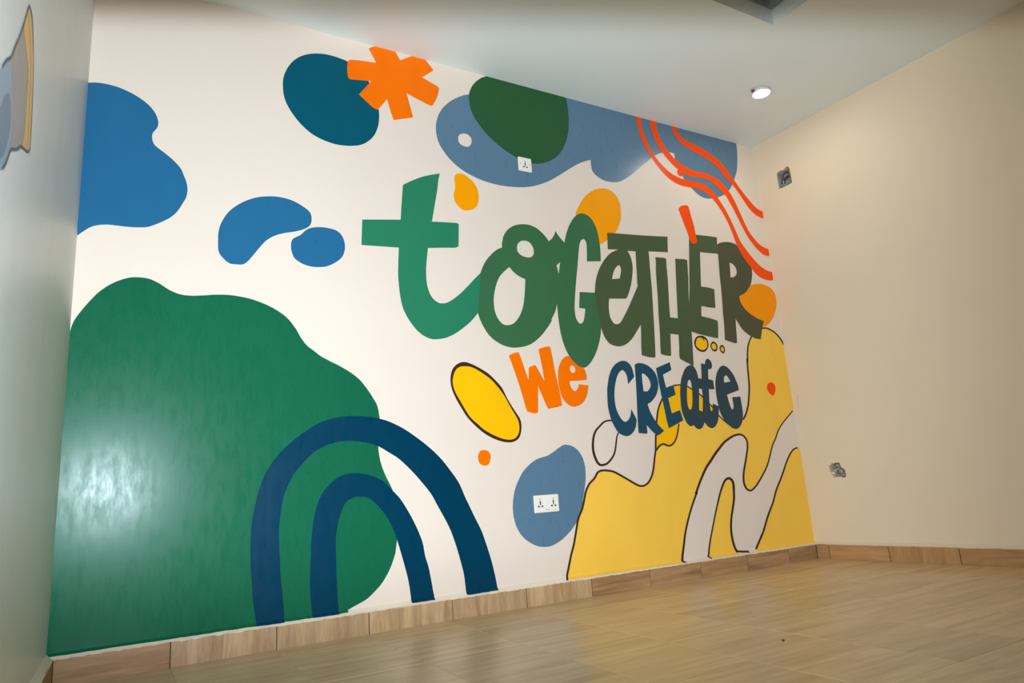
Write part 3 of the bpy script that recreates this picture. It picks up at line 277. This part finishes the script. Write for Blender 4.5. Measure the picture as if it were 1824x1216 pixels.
# right wall with two openings chased into it
random.seed(8)
box_hole = [(.168, 2.690), (.205, 2.702), (.235, 2.690), (.262, 2.712), (.285, 2.708), (.294, 2.665), (.296, 2.50), (.272, 2.490), (.190, 2.489), (.166, 2.492)]
box_hole = [(a-.008, b-.03) for a, b in box_hole]
rag_hole = [(.196, .614), (.206, .606), (.214, .612), (.222, .622), (.232, .617), (.243, .622), (.256, .620), (.270, .621), (.277, .604), (.280, .588), (.292, .582), (.301, .570), (.303, .555), (.300, .541), (.301, .528), (.294, .530), (.286, .522), (.276, .529), (.262, .533), (.248, .531), (.238, .533), (.226, .529), (.217, .532), (.212, .548), (.206, .562), (.199, .578), (.199, .598)]
def holeshift(Q, ds, dz): return [(a+ds, b+dz) for a, b in Q]
JS = lambda s, z: (.152+(s-.152)*.82, 2.570+(z-2.570)*.60)      # true size of the chased opening
BH = [JS(a, b) for a, b in box_hole]; RH = holeshift(rag_hole, -.012, -.03)
wr = tess('wall_right', [[(-.1, -.1), (ROOM+.1, -.1), (ROOM+.1, H+.3), (-.1, H+.3)], BH[::-1], RH[::-1]], lambda s, z: rw(s, z), M['side'], None, lambda s, z: rw(s, z, -.06))
tag(wr, kind='structure')
mesh('wall_core', [rw(-.1, -.1, -.061), rw(ROOM+.1, -.1, -.061), rw(ROOM+.1, H+.3, -.061), rw(-.1, H+.3, -.061)], [(0, 1, 2, 3)], M['mortar'], wr)
wl = mesh('wall_left', [lw(-.1, -.1), lw(ROOM+.1, -.1), lw(ROOM+.1, H+.3), lw(-.1, H+.3), lw(-.1, -.1, -.15), lw(ROOM+.1, -.1, -.15), lw(ROOM+.1, H+.3, -.15), lw(-.1, H+.3, -.15)],
          [(0, 1, 2, 3), (4, 5, 6, 7), (0, 1, 5, 4), (1, 2, 6, 5), (2, 3, 7, 6), (3, 0, 4, 7)], M['left'])
tag(wl, kind='structure')
tag(box('wall_front', (-.2, -ROOM-.15, -.1), (W+.6, -ROOM, H+.3), M['dark']), kind='structure')
# ceiling with a recessed tray
TX0, TX1, TY0, TY1 = .98, 3.143, -1.028, -2.92
LIP, CAV = 2.994, .10
cv, cf = [], []
def quad(*q):
    n = len(cv); cv.extend(q); cf.append((n, n+1, n+2, n+3))
X0, X1, Y0, Y1 = -.1, W+.5, .1, -ROOM-.1
quad((X0, Y0, H), (X1, Y0, H), (X1, TY0, H), (X0, TY0, H)); quad((X0, TY1, H), (X1, TY1, H), (X1, Y1, H), (X0, Y1, H))
quad((X0, TY0, H), (TX0, TY0, H), (TX0, TY1, H), (X0, TY1, H)); quad((TX1, TY0, H), (X1, TY0, H), (X1, TY1, H), (TX1, TY1, H))
quad((X0, Y0, H+.3), (X1, Y0, H+.3), (X1, Y1, H+.3), (X0, Y1, H+.3))
ceil = tag(mesh('ceiling', cv, cf, M['ceil']), kind='structure')
cv, cf = [], []
c0 = [(TX0, TY0), (TX1, TY0), (TX1, TY1), (TX0, TY1)]; c1 = [(TX0-CAV, TY0+CAV), (TX1+CAV, TY0+CAV), (TX1+CAV, TY1-CAV), (TX0-CAV, TY1-CAV)]
for i in range(4):
    a, b = c0[i], c0[(i+1) % 4]; c, d = c1[i], c1[(i+1) % 4]
    quad((*a, H), (*b, H), (*b, LIP), (*a, LIP)); quad((*a, LIP), (*b, LIP), (*d, LIP), (*c, LIP)); quad((*c, LIP), (*d, LIP), (*d, H+.25), (*c, H+.25))
mesh('recess_edge', cv, cf, M['ceil'], ceil)
mesh('recess_panel', [(*p, H+.25) for p in c1], [(0, 1, 2, 3)], M['ceil'], ceil)
# floor: grout bed and square tiles
fl = tag(box('floor', (-.1, -ROOM-.1, -.08), (W+.5, .1, -.0012), M['grout']), kind='structure')
gx = [-.002+.004, .392] + [.392+.3755*k for k in range(1, 12)]; gy = [0.0, -.305] + [-.305-.3875*k for k in range(1, 11)]
gx[0] = -.03
tiles = []
for i in range(len(gx)-1):
    for j in range(len(gy)-1):
        x0, x1, y0, y1 = gx[i]+.0008, gx[i+1]-.0008, gy[j+1]+.0008, gy[j]-.0008
        x1 = min(x1, W+.3); y0 = max(y0, -ROOM)
        if x1-x0 < .02 or y1-y0 < .02: continue
        e = .0009; zt = random.uniform(-.0002, .0002)
        V = [(x0, y0, -.006), (x1, y0, -.006), (x1, y1, -.006), (x0, y1, -.006), (x0, y0, zt-e), (x1, y0, zt-e), (x1, y1, zt-e), (x0, y1, zt-e),
             (x0+e, y0+e, zt), (x1-e, y0+e, zt), (x1-e, y1-e, zt), (x0+e, y1-e, zt)]
        F = [(8, 9, 10, 11)] + [(a, (a+1) % 4, 4+(a+1) % 4, 4+a) for a in range(4)] + [(4+a, 4+(a+1) % 4, 8+(a+1) % 4, 8+a) for a in range(4)]
        mesh('floor_tile', V, F, M['floor'], fl)
# skirting tiles
def skirting(name, fn, cuts, mats, s_end):
    n = 24
    pr = [(0, 0), (T-.004, 0), (T-.004, HB-.003), (0, HB-.003)]
    V = [fn(s, z, o) for s in (0, s_end) for o, z in pr]
    base = tag(mesh(name, V, [(0, 1, 5, 4), (1, 2, 6, 5), (2, 3, 7, 6)], M['bgrout']), kind='structure')
    for (a, b), m in zip(zip(cuts, cuts[1:]), mats):
        a += .0015; b -= .0015; dz = random.uniform(-.0012, .0012); do = random.uniform(-.0006, .0006)
        e = .0009; V = []
        for s in (a, a+e, b-e, b): V += [fn(s, 0.0, T-e+do if s in (a, b) else T+do), fn(s, HB+dz-e, T-e+do if s in (a, b) else T+do), fn(s, HB+dz, T-.004+do if s in (a, b) else T-e+do), fn(s, HB+dz, T-.012)]
        F = [(i*4+k, i*4+k+1, i*4+k+5, i*4+k+4) for i in range(3) for k in range(3)]
        mesh('skirting_tile', V, F, m, base)
    return base
fb = lambda s, z, o: Vector((s, -o, z))
skirting('baseboard_back', fb, [T, .390, .773, 1.155, 1.548, 1.942, 2.333, 2.722, 3.100, 3.477, 3.845, W-T], [M['bx']]+[M['bxv']]*5+[M['bx']]*5, W)
fr = lambda s, z, o: rw(s, z, o)
skirting('baseboard_right', fr, [T, .109, .486, .871, 1.255, 1.64, 2.03, 2.42, 2.80, 3.19, 3.57, ROOM], [M['by'], M['by'], M['byv']]+[M['by']]*8, ROOM)
fl_ = lambda s, z, o: lw(s, z, o)
skirting('baseboard_left', fl_, [T, .40, .79, 1.18, 1.57, 1.96, 2.35, 2.74, 3.13, 3.52, ROOM], [M['by']]*10, ROOM)
# plaster ledge on top of the skirting, ragged along its front
def ledge(name, fn, s0, s1, n, top, mt):
    V = []; F = []
    for i in range(n+1):
        s = s0+(s1-s0)*i/n; j = random.uniform(-.0022, .0012) if 0 < i < n else 0
        V += [fn(s, ZC if top else ZC, 0), fn(s, HB+.0028, T-.0045+j*.5), fn(s, HB+.0016, T-.001+j), fn(s, HB-.0008+j*1.2, T+.0012)]
    for i in range(n):
        for k in range(3): F.append((i*4+k, i*4+k+1, i*4+k+5, i*4+k+4))
    return tag(mesh(name, V, F, mt), kind='structure')
ledge('trim_1', fb, 0, W, 260, 1, M['ledge']); ledge('trim_2', fr, 0, ROOM, 240, 1, M['sledge']); ledge('trim_3', fl_, 0, ROOM, 60, 1, M['ledge'])

# ---------------------------------------------------------------- the mural: every painted shape is a part, letters are grouped by word
mural = tag(empty('wall_mural', (W/2, -.0005, ZC)), 'colourful hand-painted mural of rounded shapes, arches and big lettering on the cream wall', 'mural')
inv = Vector((W/2, -.0005, ZC))
WORDS = {}
for key, lab in (('together', 'large green painted word TOGETHER, olive where warm light is painted in'), ('we', 'orange painted word We'), ('create', 'dark blue painted word CREATE')):
    WORDS[key] = tag(empty('painted_word', (0, 0, 0), 0, mural), lab)
def flat(name, loops, y, m, parent):
    off = inv if parent is not None else Vector()
    return tess(name, loops, lambda a, b: Vector((a, y, b))-off, m, parent)
last = {}
for idx, (name, mk, layer, lab, word, outer, holes) in enumerate(SHAPES):
    P = spline(dec(outer))
    for ax, v, less in ((0, -.001, False), (0, W+.001, True), (1, H+.001, True), (1, ZC, False)): P = clip(P, ax, v, less)
    Q = []
    for q in P:
        if not Q or abs(q[0]-Q[-1][0])+abs(q[1]-Q[-1][1]) > 2e-5: Q.append(q)
    y = -.0004-.0003*layer-.000004*idx
    par = WORDS[word] if word else mural
    if lab.startswith('@'): par = last[lab[1:]]
    o = flat(name, [Q]+[spline(dec(h)) for h in holes], y, M[mk], par)
    if not lab.startswith('@'): o['label'] = lab
    last[name] = o
    # the paint carries on over the ledge
    for a, b in zip(Q, Q[1:]+Q[:1]):
        if abs(a[1]-ZC) < 1e-6 and abs(b[1]-ZC) < 1e-6 and abs(a[0]-b[0]) > .01 and not word:
            x0, x1 = sorted((a[0], b[0])); n = max(2, int((x1-x0)/.02)); V = []
            lift = .0004+.0003*layer
            white = .34 if mk == 'green' else .22 if mk == 'navy' else .2
            for i in range(n+1):
                x = x0+(x1-x0)*i/n; f = 1-white-random.uniform(0, .12); zz = ZC+(HB+.0028-ZC)*f+lift
                V += [Vector((x, -.0002-.0003*layer, ZC+lift))-inv, Vector((x, -(T-.0045)*f-.001, zz))-inv]
            mesh('paint_edge', V, [(2*i, 2*i+1, 2*i+3, 2*i+2) for i in range(n)], M[mk], o if par is mural else par)
for k, (lab, sa, sb) in enumerate(LINES):
    A, B = dec(sa), dec(sb); V = []
    y = -.0004-.0003*3-.00001*k
    for a, b in zip(A, B):
        for q in (a, b):
            f = min(max((ZC-q[1])/(ZC-HB-.0028), 0), .85)            # below the crease the line runs on over the ledge
            V.append(Vector((min(q[0], W), y-f*(T-.0045)-(.0006 if f else 0), min(q[1], H) if not f else ZC-(ZC-HB-.0028)*f+.0014))-inv)
    o = mesh('contour_line', V, [(2*i, 2*i+1, 2*i+3, 2*i+2) for i in range(len(A)-1)], M['brown'], mural); o['label'] = lab

# painted figure glimpsed on the left wall
M['lgrey'] = mat('left_mural_grey', srgb(150, 146, 142), .4, .5, .2, 40, (6, 6, .5), var=.08, vscale=6)
M['lyel'] = mat('left_mural_yellow', srgb(222, 180, 60), .4, .5, var=.05)
M['lblue'] = mat('left_mural_blue', srgb(128, 160, 184), .4, .5, var=.05); M['lblue2'] = mat('left_mural_dusty_blue', srgb(92, 120, 150), .4, .5, var=.05)
M['lline'] = mat('left_mural_outline', srgb(62, 70, 78), .5, .5)
lm = tag(empty('painted_figure', (.001, -1.55, 1.15)), 'grey, yellow and light blue painted shape seen edge-on on the left wall', 'painting')
linv = Vector((.001, -1.55, 1.15))
def lshape(name, pts, o, m, lab):
    P = spline([(a, b, False) for a, b in pts], True, 3)
    ob = tess(name, [P], lambda a, b: lw(a, b, o)-linv, m, lm); ob['label'] = lab
def lline(name, pts, o, wd, m):
    P = [Vector(p) for p in spline([(a, b, False) for a, b in pts], False, 3)]; V = []
    for i, p in enumerate(P):
        t = (P[min(i+1, len(P)-1)]-P[max(i-1, 0)]).normalized(); n = Vector((-t.y, t.x))*wd
        V += [lw(*(p+n), o)-linv, lw(*(p-n), o)-linv]
    mesh(name, V, [(2*i, 2*i+1, 2*i+3, 2*i+2) for i in range(len(P)-1)], m, lm)
lshape('painted_panel', [(1.5231, 1.6037), (1.5612, 1.5362), (1.5931, 1.4838), (1.6316, 1.4318), (1.6539, 1.3967), (1.6327, 1.3746), (1.6017, 1.331), (1.5759, 1.2831), (1.5665, 1.2554), (1.5072, 1.2838), (1.4606, 1.314), (1.3641, 1.3525), (1.3565, 1.3995), (1.3734, 1.4628), (1.396, 1.5225), (1.4314, 1.573), (1.475, 1.6083)], .0006, M['lgrey'], 'grey painted panel')
lshape('painted_band', [(1.5108, 1.6039), (1.5493, 1.5532), (1.5535, 1.5246), (1.5282, 1.5146), (1.4923, 1.504), (1.4585, 1.4835), (1.4491, 1.4401), (1.443, 1.4018), (1.4352, 1.3646), (1.4433, 1.3229), (1.401, 1.3392), (1.3571, 1.3615), (1.3558, 1.418), (1.3805, 1.477), (1.4049, 1.5353), (1.4511, 1.5779)], .0009, M['lyel'], 'yellow painted band')
lshape('painted_sleeve', [(1.6592, 1.3933), (1.6926, 1.3655), (1.7235, 1.3324), (1.7672, 1.2739), (1.7493, 1.191), (1.685, 1.1574), (1.6342, 1.1816), (1.6113, 1.2013), (1.5918, 1.2289), (1.5789, 1.2537), (1.5759, 1.2831), (1.6017, 1.331), (1.6327, 1.3746)], .0008, M['lblue'], 'light blue painted panel')
lshape('painted_patch', [(1.6351, 1.33), (1.6681, 1.3105), (1.6907, 1.2826), (1.7155, 1.237), (1.6963, 1.177), (1.6449, 1.1996), (1.6155, 1.238), (1.5989, 1.277), (1.6046, 1.3108)], .0011, M['lblue2'], 'dusty blue painted patch')
lline('painted_line', [(1.5217, 1.5835), (1.4794, 1.5584), (1.4452, 1.5276), (1.423, 1.4841), (1.408, 1.4357), (1.3927, 1.3944), (1.3869, 1.3481)], .0012, .0022, M['lgrey'])
lline('painted_line', [(1.5231, 1.6037), (1.5612, 1.5362), (1.5931, 1.4838), (1.6316, 1.4318), (1.6566, 1.395), (1.6926, 1.3655), (1.7235, 1.3324)], .0013, .003, M['lline'])
lline('painted_line', [(1.5231, 1.6037), (1.475, 1.6083), (1.4314, 1.573), (1.396, 1.5225), (1.3734, 1.4628), (1.3565, 1.3995), (1.3593, 1.3532), (1.4606, 1.314), (1.5072, 1.2838), (1.5687, 1.2527), (1.5904, 1.2265), (1.6113, 1.2013), (1.6342, 1.1816)], .0013, .003, M['lline'])

# ---------------------------------------------------------------- sockets
def slot(par, x, z, w, h, y, rz=0.0, name='pin_hole', m='slot'):
    bm = bmesh.new(); box_bm(bm, (-w/2, -.0012, -h/2), (w/2, .0006, h/2), .0006)
    o = bm_obj(name, bm, M[m], par); o.location = (x, y, z); o.rotation_euler = (0, rz, 0); return o
def outlet(par, x, z, y, k=1.0):
    slot(par, x, z+.019*k, .0105, .0032, y, 0, 'neon_light', 'neon')
    slot(par, x, z+.004*k, .0062, .015, y, 0); slot(par, x, z-.006*k, .005, .008, y, 0)
    slot(par, x-.0105, z-.0165*k, .0095, .0072, y, .25); slot(par, x+.0105, z-.0165*k, .0095, .0072, y, -.25)
YS = -.0015
s1 = tag(empty('wall_socket', (2.137, YS, 2.381), 0), 'small square white single socket below the dark green egg shape', 'socket')
s1.rotation_euler = (0, .0, 0)
box('faceplate', (-.044, -.0095, -.043), (.044, 0, .043), M['plastic'], s1, .0035)
outlet(s1, 0, 0, -.0096)
for sx, dz in ((-.030, 0.0), (.030, 0.0)):
    bm = bmesh.new(); bmesh.ops.create_cone(bm, cap_ends=True, segments=16, radius1=.0036, radius2=.0032, depth=.001, matrix=Matrix.Translation((sx, -.0098, .002)) @ Matrix.Rotation(math.pi/2, 4, 'X'))
    bm_obj('screw_cap', bm, M['greyprint'], s1)
slot(s1, .026, -.034, .013, .0016, -.0096, 0, 'maker_mark', 'greyprint')
s2 = tag(empty('wall_socket', (2.105, YS, .481), 0), 'wide white double socket on the slate blue pebble shape', 'socket')
box('faceplate', (-.0745, -.0095, -.044), (.0745, 0, .044), M['plastic'], s2, .0035)
outlet(s2, -.0385, .004, -.0096); outlet(s2, .0405, .004, -.0096)
box('blank_insert', (-.0125, -.0106, -.0265), (.0135, -.009, .027), M['plastic'], s2, .001)
slot(s2, .001, -.031, .026, .0026, -.0097, 0, 'maker_mark', 'greyprint'); slot(s2, .047, -.034, .018, .0016, -.0097, 0, 'maker_mark', 'greyprint')

# ---------------------------------------------------------------- open junction box with wires, and the broken hole below it
ang = math.atan2(-AR, 1.0)
def R3(s, z, d): return rw(*(JS(s, z) if z > 2 else (s, z)), -d)          # d metres into the wall
jb = tag(empty('junction_box', R3(.22, 2.56, .02)), 'open galvanised junction box with loose dark wires, high on the right wall', 'electrical box')
jo = R3(.22, 2.56, .02)
s0, s1_, z0, z1, dd, th = .168, .280, 2.470, 2.640, .042, .0025
V = []; F = []
def jq(*q):
    n = len(V); V.extend([R3(*p)-jo for p in q]); F.append((n, n+1, n+2, n+3))
f = -.002
for (a, b) in (((s0, z0), (s1_, z0)), ((s1_, z0), (s1_, z1)), ((s1_, z1), (s0, z1)), ((s0, z1), (s0, z0))):
    cs, cz = (s0+s1_)/2, (z0+z1)/2
    ins = lambda p: (p[0]+(th if p[0] < cs else -th), p[1]+(th if p[1] < cz else -th))
    a2, b2 = ins(a), ins(b)
    jq((*a, f), (*b, f), (*b2, f), (*a2, f)); jq((*a2, f), (*b2, f), (*b2, dd), (*a2, dd)); jq((*a, f), (*b, f), (*b, dd), (*a, dd))
jq((s0, z0, dd), (s1_, z0, dd), (s1_, z1, dd), (s0, z1, dd))
mesh('steel_box', V, F, M['steel'], jb)
def wire(pts, r):
    P = [(a, b, False, c) for a, b, c in pts]; D = []
    n = len(pts)
    for i in range(n-1):
        p0, p1, p2, p3 = pts[max(i-1, 0)], pts[i], pts[i+1], pts[min(i+2, n-1)]
        for k in range(5):
            t = k/5; D.append([.5*(2*p1[j]+(p2[j]-p0[j])*t+(2*p0[j]-5*p1[j]+4*p2[j]-p3[j])*t*t+(3*p1[j]-p0[j]-3*p2[j]+p3[j])*t**3) for j in range(3)])
    D.append(pts[-1]); bm = bmesh.new(); tube_bm(bm, [R3(*p)-jo for p in D], r, 8); bm_obj('wire', bm, M['wire'], jb, True)
wire([(.200, 2.502, -.004), (.203, 2.530, -.004), (.208, 2.570, .0), (.222, 2.606, .002), (.244, 2.622, .006), (.262, 2.600, .012), (.266, 2.560, .022), (.255, 2.54, .036)], .0050)
wire([(.226, 2.484, -.004), (.228, 2.510, -.004), (.236, 2.535, -.002), (.252, 2.552, .004), (.264, 2.582, .014), (.256, 2.606, .03)], .0050)
wire([(.262, 2.570, .030), (.252, 2.548, .004), (.234, 2.528, -.002), (.218, 2.538, .0), (.222, 2.560, .004), (.242, 2.572, .01), (.262, 2.590, .03)], .0050)
for q in ([(.166, 2.646), (.205, 2.655), (.235, 2.650), (.25, 2.668), (.27, 2.668), (.275, 2.642), (.168, 2.640)],):
    tess('mortar_patch', [q], lambda a, b: R3(a, b, .012)-jo, M['brick'], jb, lambda a, b: R3(a, b, .04)-jo)
# broken hole
bh = tag(empty('wall_hole', R3(.24, .54, .02)), 'ragged plaster hole low on the right wall above the skirting', 'hole'); bo = R3(.24, .54, .02)
random.seed(21)
def rubble(s, z, d, r, m, name='rubble_piece'):
    bm = bmesh.new(); bmesh.ops.create_icosphere(bm, subdivisions=2, radius=r)
    for v in bm.verts: v.co *= random.uniform(.72, 1.15)
    bmesh.ops.translate(bm, verts=bm.verts, vec=R3(s, z, d)-bo); bm_obj(name, bm, M[m], bh)
for s, z, d, r, m in [(.207, .566, .018, .015, 'mortar'), (.216, .540, .02, .017, 'steel'), (.236, .574, .022, .014, 'steel'), (.252, .536, .02, .016, 'greyprint'), (.262, .572, .016, .013, 'greyprint'), (.275, .548, .02, .015, 'brick'), (.245, .553, .014, .009, 'steel'), (.226, .514, .02, .013, 'mortar'), (.266, .514, .02, .014, 'mortar'), (.250, .590, .03, .014, 'brick'), (.222, .588, .032, .012, 'wire'), (.284, .53, .018, .012, 'mortar'), (.27, .586, .02, .010, 'brick'), (.205, .53, .018, .012, 'ledge')]:
    rubble(s-.003, z, d, r, m)

# ---------------------------------------------------------------- ceiling lamps
def ring(bm, r0, z0, r1, z1, n=40):
    a = [bm.verts.new((r0*math.cos(i*2*math.pi/n), r0*math.sin(i*2*math.pi/n), z0)) for i in range(n)]
    b = [bm.verts.new((r1*math.cos(i*2*math.pi/n), r1*math.sin(i*2*math.pi/n), z1)) for i in range(n)]
    for i in range(n): bm.faces.new((a[i], a[(i+1) % n], b[(i+1) % n], b[i]))
def lamp(x, y, lab):
    t = tag(empty('ceiling_light', (x, y, H)), lab, 'ceiling light')
    bm = bmesh.new()
    for a in ((.048, 0, .048, -.004), (.048, -.004, .057, -.004), (.057, -.004, .0565, -.017), (.0565, -.017, .051, -.019)): ring(bm, *a)
    bm_obj('rim', bm, M['rim'], t, True)
    bm = bmesh.new(); bmesh.ops.create_circle(bm, cap_ends=True, segments=40, radius=.0512, matrix=Matrix.Translation((0, 0, -.0192)) @ Matrix.Rotation(math.pi, 4, 'X'))
    bm_obj('diffuser', bm, M['lamp'], t)
    return t
labs = ['round white lit ceiling lamp near the far right corner', 'round ceiling lamp near the left end of the mural', 'round ceiling lamp behind the camera by the right wall', 'round ceiling lamp behind the camera by the left wall']
for (x, y), l in zip(LAMPS, labs): t = lamp(x, y, l)
t0 = [o for o in C.objects if o.name == 'ceiling_light'][0]
bm = bmesh.new(); bmesh.ops.create_uvsphere(bm, u_segments=12, v_segments=8, radius=.012)
for v in bm.verts: v.co = Vector((v.co.x*1.1, v.co.y*.8, v.co.z*.8))
bmesh.ops.translate(bm, verts=bm.verts, vec=(-.066, .008, -.011)); bm_obj('wire_connector', bm, M['redcap'], t0, True)['label'] = 'dark red connector beside the lamp rim'

# small marks: a hairline scratch on the right wall and a dark crumb on the floor
def on_right(u): return rw(*u, .0006)
tess('wall_scratch', [[(.0435, 1.060), (.0457, 1.060), (.0380, .970), (.0358, .970)]], lambda a, b: on_right((a, b)), M['lgrey'], wr)['label'] = 'fine vertical scratch near the corner'
bm = bmesh.new(); bmesh.ops.create_icosphere(bm, subdivisions=2, radius=.005)
for v in bm.verts: v.co = Vector((v.co.x*random.uniform(.8, 1.4), v.co.y*random.uniform(.8, 1.2), v.co.z*.5+.0026))
crumb = bm_obj('dirt_crumb', bm, M['wire'], None, True); crumb.location = (2.160, -1.345, 0)
tag(crumb, 'tiny dark crumb lying alone on the pale floor tiles', 'debris')
